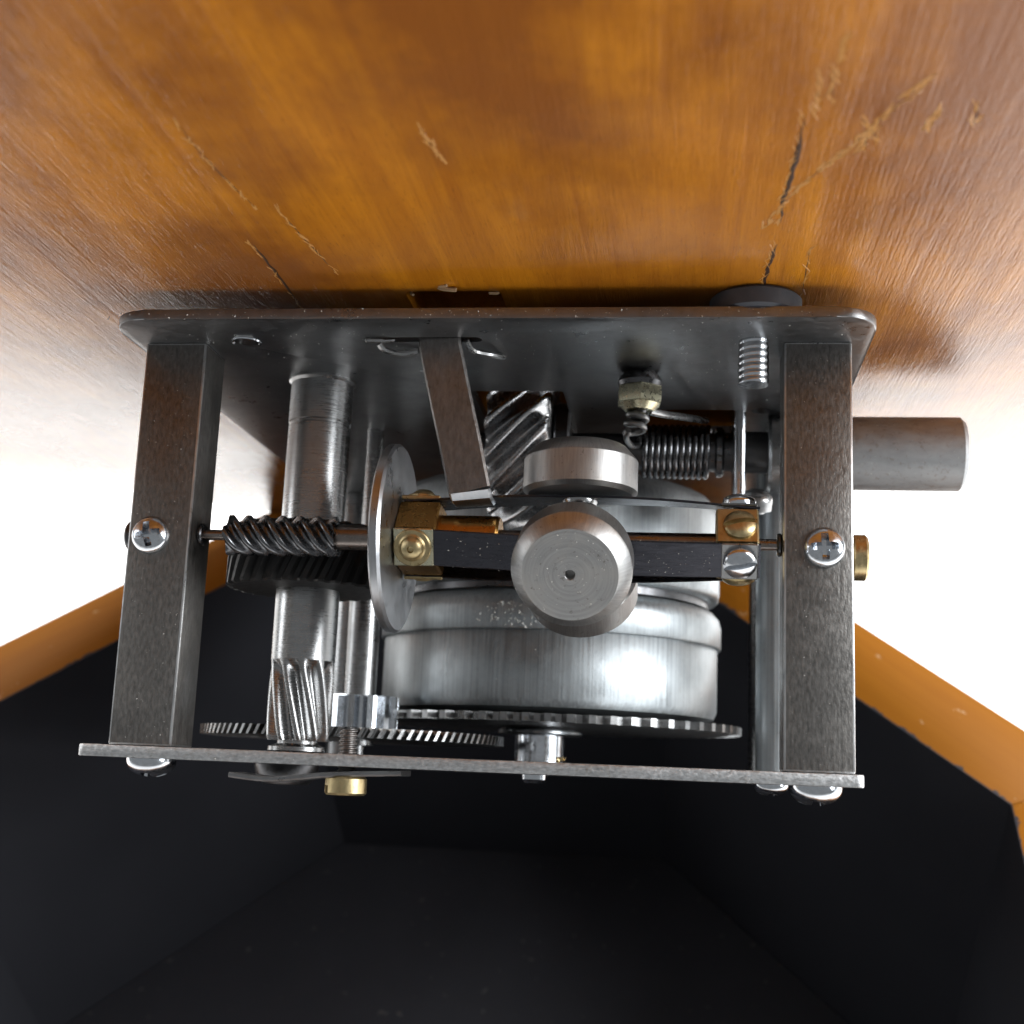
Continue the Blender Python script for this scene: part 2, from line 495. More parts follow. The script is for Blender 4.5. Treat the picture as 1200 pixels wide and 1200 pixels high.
# ------------------------------------------------------------------ octagonal case (world frame: origin at the middle of the hinge edge, y away, z up)
SIDE = 116.0; WALL = 19.0
APO = SIDE / 2 / math.tan(PI / 8)
case = thing('gramophone_case', 'open octagonal orange wood gramophone case painted black inside, under the motor', 'case')
case.location = (0, -APO * MM, -BOX_H * MM)
def wall_panel(bm):
    ho = SIDE / 2 - 0.004; hi = ho - WALL * math.tan(PI / 8)
    b_prism(bm, [(-hi, 0), (hi, 0), (ho, WALL), (-ho, WALL)], 0, BOX_H, 0.5)
me = mesh_of(wall_panel, 'wall_panel', 40)
for k in range(8):
    a = k * PI / 4
    q = Matrix.Rotation(a, 4, 'Z')
    p = q @ Vector((0, APO - WALL, 0))
    new_obj('wall_panel', me, case, [M_RIM], p, q.to_quaternion())
ri = (APO - WALL - 0.3) / math.cos(PI / 8)
me = mesh_of(lambda bm: b_prism(bm, [(ri * math.cos(PI / 8 + k * PI / 4), ri * math.sin(PI / 8 + k * PI / 4)) for k in range(8)], 6, 14), 'floor_panel')
new_obj('floor_panel', me, case, [M_BLACK])
# piano hinge along the back edge, unseen, added to close a light leak
me = mesh_of(lambda bm: b_lathe(bm, rod_prof(1.3, -57, 57, 0.2), m_axis((0, APO + 0.9, BOX_H + 0.4), (1, 0, 0)), 24), 'added_hinge')
new_obj('added_hinge', me, case, [M_BRASS])

# ------------------------------------------------------------------ motor frame: X right, Y away, Z up to the board; tipped 50 degrees about X with the open board
OFF = Vector((-26.0, 156.8, 65.0))
TILT = Matrix.Rotation(math.radians(-50), 4, 'X')
def place(o):
    o.rotation_euler = (math.radians(-50), 0, 0)
    o.location = (TILT @ (-OFF)) * MM
ZB = 65.0

# ---- motor board (lid), hinged open
board = thing('motor_board', 'varnished orange-brown wooden board hinged open above the motor, scratched and glossy', 'board')
place(board)
ro = APO / math.cos(PI / 8)
def board_slab(bm):
    b_prism(bm, [(OFF.x + ro * math.cos(PI / 8 + k * PI / 4), OFF.y - APO + ro * math.sin(PI / 8 + k * PI / 4)) for k in range(8)], ZB, ZB + 12, 0.6)
slab = mesh_of(board_slab, 'board_panel', 40)
cut1 = mesh_of(lambda bm: b_prism(bm, round_rect(-10.8, 3.0, -9.0, 6, 1.2), ZB - 1, ZB + 9), 'hole')
cut2 = mesh_of(lambda bm: b_prism(bm, round_rect(-9, 46, 24, 66, 2), ZB - 1, ZB + 9), 'hole')
slab = boolean(slab, [cut1, cut2], 40, 'board_panel')
new_obj('board_panel', slab, board, [M_BOARD])

def crack_obj(name, pts, w, mat, lump=0.25, h=0.06, seed=1):
    w = w * 0.72
    rnd = random.Random(seed)
    P = smooth_path([(x, y, ZB) for x, y in pts], 7)
    bm = bmesh.new()
    rings = []
    n = len(P)
    for i, p in enumerate(P):
        t = (P[min(i + 1, n - 1)] - P[max(i - 1, 0)]).normalized()
        s = Vector((-t.y, t.x, 0))
        e = min(1, 4 * i / n, 4 * (n - 1 - i) / n) * (0.65 + rnd.random() * 0.7) + 0.05
        c = p + s * (rnd.random() - 0.5) * lump
        ww = w * e
        rings.append([bm.verts.new(c + s * ww + Vector((0, 0, 0.02))), bm.verts.new(c + s * ww * 0.5 - Vector((0, 0, h * e))), bm.verts.new(c - s * ww * 0.5 - Vector((0, 0, h * e))), bm.verts.new(c - s * ww + Vector((0, 0, 0.02)))])
    for a, b in zip(rings, rings[1:]):
        for k in range(3): bm.faces.new((a[k], a[k + 1], b[k + 1], b[k]))
        bm.faces.new((a[3], a[0], b[0], b[3]))
    bm.faces.new(rings[0]); bm.faces.new(rings[-1][::-1])
    return new_obj(name, finish(bm, name, 60), board, [mat])

BOARD_MARKS = [
    ([(43.2, -72.0), (43.4, -68.4)], 0.35, M_FLAKE_HILITE),
    ([(42.8, -66.9), (43.3, -60.9)], 0.45, M_FLAKE_HILITE),
    ([(41.6, -65.4), (41.9, -58.7)], 0.4, M_FLAKE_HILITE),
    ([(40.9, -58.4), (40.8, -47.4), (40.3, -38.7), (40.3, -31.0)], 0.42, M_CRACK_SHADE),
    ([(40.3, -24.9), (39.8, -17.3), (39.5, -9.5)], 0.38, M_CRACK_SHADE),
    ([(44.6, -23.4), (45.0, -6.8)], 0.35, M_FLAKE_HILITE),
    ([(38.4, -30.3), (40.8, -38.2), (43.6, -45.2), (46.2, -50.2), (47.8, -54.8), (50.3, -60.8), (51.7, -64.5)], 0.8, M_FLAKE_HILITE),
    ([(57.6, -59.3), (58.0, -55.2)], 0.6, M_FLAKE_HILITE),
    ([(54.0, -58.1), (53.4, -54.6)], 0.5, M_FLAKE_HILITE),
    ([(-25.1, -59.9), (-24.7, -49.1), (-23.4, -37.4)], 0.32, M_FLAKE_HILITE),
    ([(-27.4, -26.9), (-27.4, -15.8), (-27.6, -3.8)], 0.3, M_CRACK_SHADE),
    ([(-20.8, -37.3), (-19.9, -27.3), (-18.8, -16.2)], 0.3, M_FLAKE_HILITE),
    ([(0.9, -56.7), (1.4, -53.2), (2.1, -49.1)], 0.45, M_FLAKE_HILITE),
    ([(47.8, -54.8), (47.6, -50.7)], 0.7, M_FLAKE_HILITE),
    ([(46.7, -56.7), (49.0, -52.0)], 0.5, M_FLAKE_HILITE),
]
def flakes_obj(pts, w, seed):
    """varnish flaked off along a scratch: a ragged row of thin chips"""
    rnd = random.Random(seed)
    P = smooth_path([(x, y, ZB) for x, y in pts], 9)
    bm = bmesh.new()
    for i, p in enumerate(P):
        for _ in range(2):
            if rnd.random() < 0.45: continue
            t = (P[min(i + 1, len(P) - 1)] - P[max(i - 1, 0)]).normalized(); sd = Vector((-t.y, t.x, 0))
            c = p + sd * rnd.gauss(0, w * 0.45) + t * rnd.uniform(-0.5, 0.5)
            n = rnd.randint(5, 7); la, lb = rnd.uniform(0.5, 1.7), rnd.uniform(0.05, 0.17) * (0.6 + w)
            tl = t * math.cos(0.4) + sd * rnd.uniform(-0.4, 0.4)
            o = [c + tl * la * math.cos(2 * PI * k / n) * rnd.uniform(.6, 1.2) + sd * lb * math.sin(2 * PI * k / n) * rnd.uniform(.6, 1.2) for k in range(n)]
            top = [bm.verts.new(q - Vector((0, 0, rnd.uniform(0.02, 0.07)))) for q in o]
            bot = [bm.verts.new(q + (q - c) * 0.25 + Vector((0, 0, 0.03))) for q in o]
            for k in range(n): bm.faces.new((bot[k], bot[(k + 1) % n], top[(k + 1) % n], top[k]))
            bm.faces.new(top)
    return new_obj('flaked_varnish', finish(bm, 'flaked_varnish', 25), board, [M_FLAKE_HILITE])

for i, (pts, w, m) in enumerate(BOARD_MARKS):
    if m is M_CRACK_SHADE:
        crack_obj('crack_and_shade', pts, w, m, 0.25, 0.03, i)
        flakes_obj([(x - 0.3, y) for x, y in pts], 0.12, i + 40)
    else:
        flakes_obj(pts, w * 0.8, i)
        crack_obj('crack_and_shade', pts, 0.13, M_CRACK_SHADE, 0.2, 0.01, i + 80)  # thin dark line under the flakes: shaded side of the ridges, as colour

# splinters in the slot of the board, over the lever
bm = bmesh.new()
for (a, b, c, r) in (((-7.0, -9.6, 66.3), (-5.3, -10.2, 65.0), (-3.0, -10.8, 64.5), .32), ((-6.4, -9.6, 66.5), (-5.6, -10.6, 65.2), (-4.2, -11.6, 64.8), .22),
                     ((2.0, -7.6, 66.0), (2.6, -8.2, 65.0), (1.4, -8.8, 64.7), .22), ((-10.2, -7.2, 66.0), (-10.0, -8.0, 65.0), (-9.6, -8.4, 64.7), .2)):
    b_tube(bm, smooth_path([a, b, c], 5), r, 6)
new_obj('splinter', finish(bm, 'splinter'), board, [M_FIBRES], kind='stuff')

# ------------------------------------------------------------------ the spring motor
motor = thing('gramophone_spring_motor', 'steel clockwork gramophone motor with governor and spring barrel, bolted under the open board', 'motor')
place(motor)
H = 60.4          # underside of the top plate
PT = 1.5

# ---- screw meshes (local +Z points out of the head, z = 0 at the seat)
def cross_cut(a, w, z0, z1):
    o = [(-w, -a), (w, -a), (w, -w), (a, -w), (a, w), (w, w), (w, a), (-w, a), (-w, w), (-a, w), (-a, -w), (-w, -w)]
    def f(bm):
        b_loft(bm, [[(x * 0.45, y * 0.45, z0) for x, y in o], [(x, y, z1) for x, y in o]])
    return mesh_of(f, 'cut')
def dome_prof(r, h, edge):
    P = [(0, -0.6), (r * 0.6, -0.6), (r * 0.6, 0), (r, 0), (r, edge)]
    for k in range(1, 9):
        a = PI / 2 * k / 8
        P.append((r * math.cos(a) if k < 8 else 0, edge + (h - edge) * math.sin(a)))
    return P
def phillips(r, h):
    me = mesh_of(lambda bm: b_lathe(bm, dome_prof(r, h, h * 0.12), seg=40), 'phillips_screw')
    return boolean(me, [cross_cut(r * 0.80, r * 0.20, h * 0.15, h + 0.15)], 30, 'phillips_screw')
def slotted(r, h, edge, w=0.8, deep=0.9, flat=False):
    prof = rod_prof(r, -0.1, h, 0.3) if flat else dome_prof(r, h, edge)
    me = mesh_of(lambda bm: b_lathe(bm, prof, seg=40), 'slotted_screw')
    return boolean(me, [mesh_of(lambda bm: b_box(bm, -r - 1, r + 1, -w / 2, w / 2, h - deep, h + 1), 'cut')], 30, 'slotted_screw')
S_PH3 = phillips(2.85, 1.9)
S_PH37 = phillips(3.6, 2.7)

def part(name, me, mat, parent=None, loc=None, rot=None, kind=None):
    return new_obj(name, me, parent or motor, [mat] if not isinstance(mat, (list, tuple)) else mat, loc, rot, kind)

# ---- plates
def top_plate(bm): b_prism(bm, round_rect(-54.5, 55.2, -10.6, 128, 6.0), H, H + PT, 0.25)
tp = mesh_of(top_plate, 'top_plate')
cuts = [mesh_of(lambda bm: b_prism(bm, round_rect(-6.4, 9.0, 25.2, 62, 0.8, 3), H - 3, H + 5), 'cut'),
        mesh_of(lambda bm: b_prism(bm, round_rect(22, 37.4, 36, 52, 0.5, 3), H - 3, H + 5), 'cut'),
        mesh_of(lambda bm: b_lathe(bm, [(0, H - 3), (5.6, H - 3), (5.6, H + 5), (0, H + 5)], Matrix.Translation((-30.3, 20, 0)), 40), 'cut'),
        mesh_of(lambda bm: b_lathe(bm, [(0, H - 3), (2.0, H - 3), (2.0, H + 5), (0, H + 5)], Matrix.Translation((-36.5, -0.7, 0)), 24), 'cut'),
        mesh_of(lambda bm: b_prism(bm, round_rect(-17.5, -0.6, -2.4, -0.2, 0.9, 3), H - 3, H + 5), 'cut'),
        mesh_of(lambda bm: b_lathe(bm, [(0, H - 3), (1.7, H - 3), (1.7, H + 5), (0, H + 5)], Matrix.Translation((41.8, 36.5, 0)), 24), 'cut')]
tp = boolean(tp, cuts, 30, 'top_plate')
top = part('top_plate', tp, M_PLATE)
# bright burr round the small hole and the torn lips of the lever slot
part('hole_burr', mesh_of(lambda bm: b_tube(bm, [(-36.5 + 2.05 * math.cos(a), -0.7 + 2.05 * math.sin(a), H - 0.1) for a in [PI * (0.95 + 1.25 * k / 14) for k in range(15)]], 0.22, 6), 'hole_burr'), M_ZINC, top)
part('slot_lip', mesh_of(lambda bm: b_tube(bm, smooth_path([(-17.6, -1.2, H + .1), (-17.4, -2.4, H - .5), (-15.6, -2.2, H - .5), (-13.6, -1.4, H - .1)], 6), 0.32, 8), 'slot_lip'), M_STEEL, top)
part('slot_lip', mesh_of(lambda bm: b_tube(bm, smooth_path([(-16.4, 0.6, H), (-15.6, 1.4, H - .7), (-13.4, 2.9, H - .9), (-10.8, 2.8, H - .5)], 6), 0.5, 8), 'slot_lip'), M_STEEL, top)
part('slot_lip', mesh_of(lambda bm: b_tube(bm, smooth_path([(-2.9, -1.8, H - .2), (-2.2, 1.5, H - .8), (0.4, 3.6, H - .8), (1.6, 6.5, H - .1)], 6), 0.48, 8), 'slot_lip'), M_STEEL, top)

bp = mesh_of(lambda bm: b_prism(bm, round_rect(-56.4, 53.5, -1.5, 118, 1.0, 4), -1.75, -0.02, 0.22), 'bottom_plate')
bottom = part('bottom_plate', bp, M_EDGE)

# ---- square pillars with their screws
PW, PD = 9.5, 8.5
for x0 in (-52.5, 43.0):
    me = mesh_of(lambda bm: b_box(bm, x0, x0 + PW, 0, PD, 0, H, 0.32, 2, None, 1), 'pillar')
    p = part('pillar', me, [M_PILLAR, M_WORN_HILITE])
    sx = -48.9 if x0 < 0 else 48.5
    part('screw', S_PH3, M_ZINC, p, (sx, -0.02, 30.6), axis_rot((0, -1, 0)) @ Matrix.Rotation(0.2 if x0 < 0 else 0.05, 3, 'Z').to_quaternion())
    part('screw', S_PH37, M_ZINC, p, (-47.4 if x0 < 0 else 47.6, 4.2, -1.76), axis_rot((0, 0, -1)))
    # pivot bearing screwed through the pillar on the governor axis
    if x0 > 0:
        me = mesh_of(lambda bm: b_lathe(bm, rod_prof(3.25, 0, 2.3, 0.35), m_axis((52.5, 4.2, 30.0), (1, 0, 0)), 40), 'pivot_bearing')
        part('pivot_bearing', me, M_BRASS, p)
    else:
        me = mesh_of(lambda bm: b_lathe(bm, rod_prof(2.3, 0, 1.3, 0.3), m_axis((-52.5, 3.4, 31.0), (-1, 0, 0)), 32), 'pivot_bearing')
        part('pivot_bearing', me, M_DARKSTEEL, p)
    # bearing tip on the inner side
    s = 1 if x0 < 0 else -1
    xi = x0 + PW if x0 < 0 else x0
    me = mesh_of(lambda bm: b_lathe(bm, rod_prof(1.7, 0, 0.7, 0.2), m_axis((xi, 4.2, 31.6), (s, 0, 0)), 32), 'bearing_tip')
    part('bearing_tip', me, M_DARKSTEEL, p)

# ---- round rear pillar
rp = part('round_pillar', mesh_of(lambda bm: b_lathe(bm, rod_prof(3.5, 0, H, 0.2), Matrix.Translation((45.6, 56, 0)), 48), 'round_pillar'), M_DRUM)
part('screw', S_PH3, M_ZINC, rp, (43.6, 36, -1.76), axis_rot((0, 0, -1)))
# two more pillars at the back corners
for x in (-47, 47):
    part('round_pillar', mesh_of(lambda bm: b_lathe(bm, rod_prof(3.5, 0, H, 0.2), Matrix.Translation((x, 112, 0)), 32), 'round_pillar'), M_STEEL)

# ---- turntable spindle with fibre worm wheel and helical gear
SX, SY = -30.3, 20.0
spindle = part('spindle', mesh_of(lambda bm: b_lathe(bm, [(0, 14.3), (5.05, 14.3), (5.05, 52.4), (4.85, 52.6), (4.85, 52.9), (5.1, 53.1), (5.1, 59.6), (5.5, 60.0), (5.5, 61.9), (0, 61.9)], Matrix.Translation((SX, SY, 0)), 64), 'spindle'), M_STEEL)
part('helical_gear', mesh_of(lambda bm: b_round_gear(bm, 10, 3.5, 5.06, 1.9, 14.4, -0.72, 26, Matrix.Translation((SX, SY, 0)), 0.2), 'helical_gear', 60), M_STEEL, spindle)
part('foot', mesh_of(lambda bm: b_lathe(bm, [(0, 0), (3.4, 0), (4.6, 0.3), (4.6, 0.9), (3.2, 1.4), (3.2, 1.9), (0, 1.9)], Matrix.Translation((SX, SY, 0)), 48), 'foot'), M_STEEL, spindle)
part('thrust_cup', mesh_of(lambda bm: b_lathe(bm, [(0, -4.9), (3.4, -4.7), (4.6, -3.4), (4.9, -1.8), (0, -1.8)], Matrix.Translation((SX + 1, SY - 8, 0)), 40), 'thrust_cup'), M_DARKSTEEL, bottom)
part('fibre_wheel', mesh_of(lambda bm: b_gear(bm, 30, 12.1, 13.0, 25.8, 34.9, 0.30, 6, Matrix.Translation((SX, SY, 0)), 0.7, 0.4), 'fibre_wheel', 30), M_FIBRE, spindle)

# ---- intermediate shaft: wheel, pinion
IX, IY = -28.6, 51.4
inter = part('intermediate_shaft', mesh_of(lambda bm: b_lathe(bm, [(0, 0), (1.4, 0), (1.4, 2), (2.9, 2.1), (2.9, 36), (1.55, 36.4), (1.55, H + 1), (0, H + 1)], Matrix.Translation((IX, IY, 0)), 40), 'intermediate_shaft'), M_STEEL)
part('pinion', mesh_of(lambda bm: b_gear(bm, 12, 4.7, 6.5, 5.0, 10.8, 0, 1, Matrix.Translation((IX + 0.6, IY, 0)) @ Matrix.Rotation(0.2, 4, 'Z'), 0.75), 'pinion', 30), M_ZINC, inter)
part('gear_wheel', mesh_of(lambda bm: b_gear(bm, 104, 25.4, 27.0, 2.9, 4.5, 0.03, 2, Matrix.Translation((IX - 0.6, IY, 0)), 0.8), 'gear_wheel', 30), M_GEAR, inter)

# ---- spring barrel
DX, DY, DR = 3.0, 78.0, 33.0
T = Matrix.Translation((DX, DY, 0))
drum = part('spring_barrel', mesh_of(lambda bm: b_lathe(bm, [(0, 9.2), (30.0, 9.2), (32.2, 9.8), (32.8, 11.2), (32.8, 23.4), (32.6, 23.6), (0, 23.6)], T, 160), 'spring_barrel', 50), M_DRUM)
part('barrel_lid', mesh_of(lambda bm: b_lathe(bm, [(0, 23.2), (33.3, 23.2), (33.5, 23.5), (33.5, 27.3), (33.1, 28.9), (31.9, 30.2), (29.8, 30.9), (0, 30.9)], T, 160), 'barrel_lid', 50), M_DRUM, drum)
part('barrel_waist', mesh_of(lambda bm: b_lathe(bm, [(0, 30.9), (31.0, 30.9), (31.0, 32.3), (0, 32.3)], T, 120), 'barrel_waist'), M_DARKSTEEL, drum)
part('upper_barrel', mesh_of(lambda bm: b_lathe(bm, [(0, 32.3), (32.2, 32.3), (33.0, 33.0), (33.1, 34.2), (33.1, 48.4), (32.6, 50.6), (31.2, 52.4), (28.8, 53.4), (0, 53.6)], T, 160), 'upper_barrel', 50), M_DRUM, drum)
part('gear_wheel', mesh_of(lambda bm: b_gear(bm, 62, 35.6, 37.6, 7.1, 8.5, 0, 1, T, 0.7), 'gear_wheel', 30), M_GEAR, drum)
part('hub', mesh_of(lambda bm: b_lathe(bm, [(0, -0.1), (4.9, -0.1), (4.9, 5.5), (7.9, 5.6), (8.3, 5.9), (8.4, 6.3), (8.2, 6.8), (0, 7.0)], Matrix.Translation((2.0, 74, 0)), 64), 'hub'), M_ZINC, drum)
part('arbor_end', mesh_of(lambda bm: b_lathe(bm, [(0, -3.3), (1.6, -3.2), (2.2, -2.6), (2.3, -1.8), (0, -1.8)], Matrix.Translation((4.9, 40, 0)), 32), 'arbor_end'), M_ZINC, bottom)

# ---- winding shaft
WY, WZ = 43.0, 54.7
def wx(prof, seg=64): return lambda bm: b_lathe(bm, prof, m_axis((0, WY, WZ), (1, 0, 0)), seg)
wind = part('winding_shaft', mesh_of(wx([(0, -14), (3.2, -14), (3.2, 20), (3.4, 20), (3.4, 37), (3.7, 37), (3.7, 47.5), (0, 47.5)]), 'winding_shaft'), M_DARKSTEEL)
part('helical_gear', mesh_of(lambda bm: b_round_gear(bm, 15, 11.2, 14.3, -4.6, 6.3, -0.85, 24, m_axis((0, WY, WZ), (1, 0, 0))), 'helical_gear', 50), M_HELIX, wind)
part('gear_hub', mesh_of(wx([(0, 6.5), (8.0, 6.5), (8.4, 6.9), (8.4, 9.0), (8.0, 9.4), (0, 9.4)]), 'gear_hub'), M_DARKSTEEL, wind)
def coil(bm):
    P = []
    n = 11.5; r = 4.35
    for i in range(int(n * 24) + 1):
        a = 2 * PI * i / 24
        P.append((21.2 + 12.2 * i / (n * 24), WY - r * math.cos(a), WZ + r * math.sin(a)))
    b_tube(bm, P, 0.5, 10)
part('coil_spring', mesh_of(coil, 'coil_spring', 80), M_WORM, wind)
part('washer', mesh_of(wx([(0, 34.2), (3.7, 34.2), (4.4, 34.5), (4.4, 35.4), (3.8, 35.8), (0, 35.8)]), 'washer'), M_WORM, wind)
part('bushing', mesh_of(wx([(0, 43.2), (6.4, 43.2), (6.9, 43.7), (6.9, 46.8), (0, 46.8)]), 'bushing'), M_GEAR, wind)
def tube_sock(bm):
    b_lathe(bm, [(3.6, 47.0), (6.2, 47.0), (6.35, 47.2), (6.35, 75.3), (5.7, 76.0), (3.8, 76.0), (3.6, 75.6), (3.6, 47.0)], m_axis((0, WY, WZ), (1, 0, 0)), 64)
part('crank_socket', mesh_of(tube_sock, 'crank_socket'), M_TUBE, wind)
# hook of the coil spring, wound on the stud under the nut
def hook(bm):
    P = []
    for i in range(40):
        a = 2 * PI * i / 16
        P.append((22.0 + 1.5 * math.cos(a) - 0.02 * i, 15 + 1.5 * math.sin(a), 54.4 - 1.45 * i / 16))
    b_tube(bm, P, 0.5, 8)
    b_tube(bm, smooth_path([(20.4, 14.2, 51.0), (20.0, 17, 50.4), (20.4, 26, 51.5), (21.0, 38.6, WZ)], 8), 0.5, 8)
part('spring_hook', mesh_of(hook, 'spring_hook', 80), M_GEAR, wind)
part('spring_arm', mesh_of(lambda bm: b_tube(bm, smooth_path([(23.6, 15.2, 54.3), (25.6, 18, 54.6), (29, 27, 56.6), (32.6, 38, 59.0)], 8), 0.6, 8), 'spring_arm', 80), M_STEEL, wind)
# tab bent down from the top plate that carries the shaft
def tab(bm):
    o = [(36.0, H + 0.1), (36.0, 44.4), (37.0, 43.6), (49.0, 43.6), (50.0, 44.4), (50.0, H + 0.1)]
    def L(x, k): return [(x, 43 + (y - 43) * k, z + (0.5 if z < 50 else 0) * (1 - k) * 12) for y, z in o]
    b_loft(bm, [L(37.3, .92), L(37.55, .965), L(38.0, 1.0), L(38.6, 1.0), L(39.05, .965), L(39.3, .92)])
part('bearing_tab', mesh_of(tab, 'bearing_tab'), M_ZINC, top)
part('tab_screw', mesh_of(lambda bm: b_lathe(bm, dome_prof(2.6, 3.4, 1.6), m_axis((41.2, 40, 44.2), (0.1, -0.4, 0.8)), 32), 'tab_screw'), M_STEEL, top)

# ---- stud and nut
NX, NY = 22.0, 15.0
nut = part('stud', mesh_of(lambda bm: b_thread(bm, 1.3, 0.2, 0.7, 53.0, H, 1, 32, 8, Matrix.Translation((NX, NY, 0))), 'stud', 60), M_DARKSTEEL)
part('washer', mesh_of(lambda bm: b_lathe(bm, [(0, 58.0), (3.2, 58.0), (3.5, 58.7), (3.2, 59.5), (2.4, H), (0, H)], Matrix.Translation((NX, NY, 0)), 40), 'washer'), M_DARKSTEEL, nut)
hexo = [(3.75 * math.cos(PI / 6 + k * PI / 3 + 0.10), 3.75 * math.sin(PI / 6 + k * PI / 3 + 0.10)) for k in range(6)]
def hexnut(bm):
    b_prism(bm, hexo, 55.2, 58.0, 0.3, Matrix.Translation((NX, NY, 0)))
    b_lathe(bm, [(0, 54.2), (2.2, 54.2), (3.2, 55.2), (0, 55.2)], Matrix.Translation((NX, NY, 0)), 32)
part('nut', mesh_of(hexnut, 'nut'), M_NUT, nut)

# ---- mounting screw through the plate and the rubber washer on the board
ms = part('mounting_screw', mesh_of(lambda bm: b_thread(bm, 2.2, 0.09, 1.0, 53.9, H + 0.2, 1, 40, 10, Matrix.Translation((38.7, -0.2, 0))), 'mounting_screw', 60), M_ZINC)
part('rubber_washer', mesh_of(lambda bm: b_lathe(bm, [(0, H + PT), (6.0, H + PT), (6.4, H + PT + .4), (6.4, 64.5), (5.9, 64.95), (0, 64.95)], Matrix.Translation((38.7, -5.0, 0)), 48), 'rubber_washer'), M_RUBBER, ms)

# ---- speed lever: bent strip hanging through the slot
lev = part('speed_lever', mesh_of(lambda bm: b_strip(bm, [(-6.9, -1.4, H + 1.2), (-6.6, -1.4, 59), (-4.6, -1.4, 51), (-2.8, -1.4, 44), (-1.25, -1.4, 37.6)], (1, -0.1, 0.20), lambda t: 6.4 - 0.2 * t, 1.1), 'speed_lever'), M_LEVER)
part('lever_foot', mesh_of(lambda bm: b_strip(bm, [(-1.25, -1.6, 37.75), (-1.1, -0.9, 36.9), (-1.05, 0.4, 36.65), (-1.0, 2.4, 36.6)], (1, 0, 0.06), 6.0, 0.9), 'lever_foot'), M_DISC, lev)

# ---- governor
GY, GZ = 4.2, 31.6
def gx(prof, seg=64): return lambda bm: b_lathe(bm, prof, m_axis((0, GY, GZ), (1, 0, 0)), seg)
gov = part('governor', mesh_of(gx([(0, -42.8), (0.8, -42.6), (0.8, -38.4), (1.85, -38.2), (1.85, -6), (1.5, -5.8), (1.5, 39), (0.85, 39.3), (0.85, 42.8), (0, 42.9)], 40), 'governor_shaft'), M_SHAFT)
part('worm', mesh_of(lambda bm: b_thread(bm, 3.05, 1.05, 10.6, -38.5, -21.6, 4, 64, 14, m_axis((0, GY, GZ), (1, 0, 0)), True, 1, 1.3), 'worm', 60), M_WORM, gov)
part('brake_disc', mesh_of(gx([(0, -13.9), (13.5, -13.9), (13.9, -13.6), (13.9, -12.6), (13.5, -12.2), (0, -12.2)], 120), 'brake_disc'), M_DISC, gov)
TH0 = math.radians(-29)      # the springs are slightly twisted along the shaft
def th_at(x): return math.radians(-29 - 6.5 * (x - 14.1) / 23.0)
def gdir(th): return Vector((0, -math.cos(th), math.sin(th)))
def gtan(th): return Vector((0, math.sin(th), math.cos(th)))
AP = 4.75
def hexcollar(x0, x1):
    pts = []
    for k in range(6):
        a = th_at((x0 + x1) / 2) + PI / 6 + k * PI / 3
        d = gdir(a) * (AP / math.cos(PI / 6))
        pts.append(d)
    def f(bm):
        b_loft(bm, [[(x0, GY + p.y * .96, GZ + p.z * .96) for p in pts], [(x0 + .25, GY + p.y, GZ + p.z) for p in pts],
                    [(x1 - .25, GY + p.y, GZ + p.z) for p in pts], [(x1, GY + p.y * .96, GZ + p.z * .96) for p in pts]])
    return f
part('collar', mesh_of(hexcollar(-12.1, -6.0), 'collar'), M_BRONZE, gov)
part('collar', mesh_of(hexcollar(33.7, 39.6), 'collar'), M_BRASS, gov)
part('sleeve', mesh_of(gx([(0, -6.2), (3.5, -6.2), (3.5, 2.3), (3.2, 2.7), (0, 2.7)], 48), 'sleeve'), M_BRONZE, gov)
S_FACE = slotted(2.35, 1.6, 0.5, 0.75, 1.0)
S_PAN = mesh_of(lambda bm: b_lathe(bm, [(0, -0.3), (2.75, -0.3), (2.75, 0.15), (2.6, 0.3), (2.0, 0.3), (1.75, 0.5), (1.65, 0.9), (1.2, 1.35), (0.5, 1.5), (0.35, 1.1), (0, 1.0)], seg=40), 'rivet_screw')
WX = 14.1
SLOT_A = 0.2
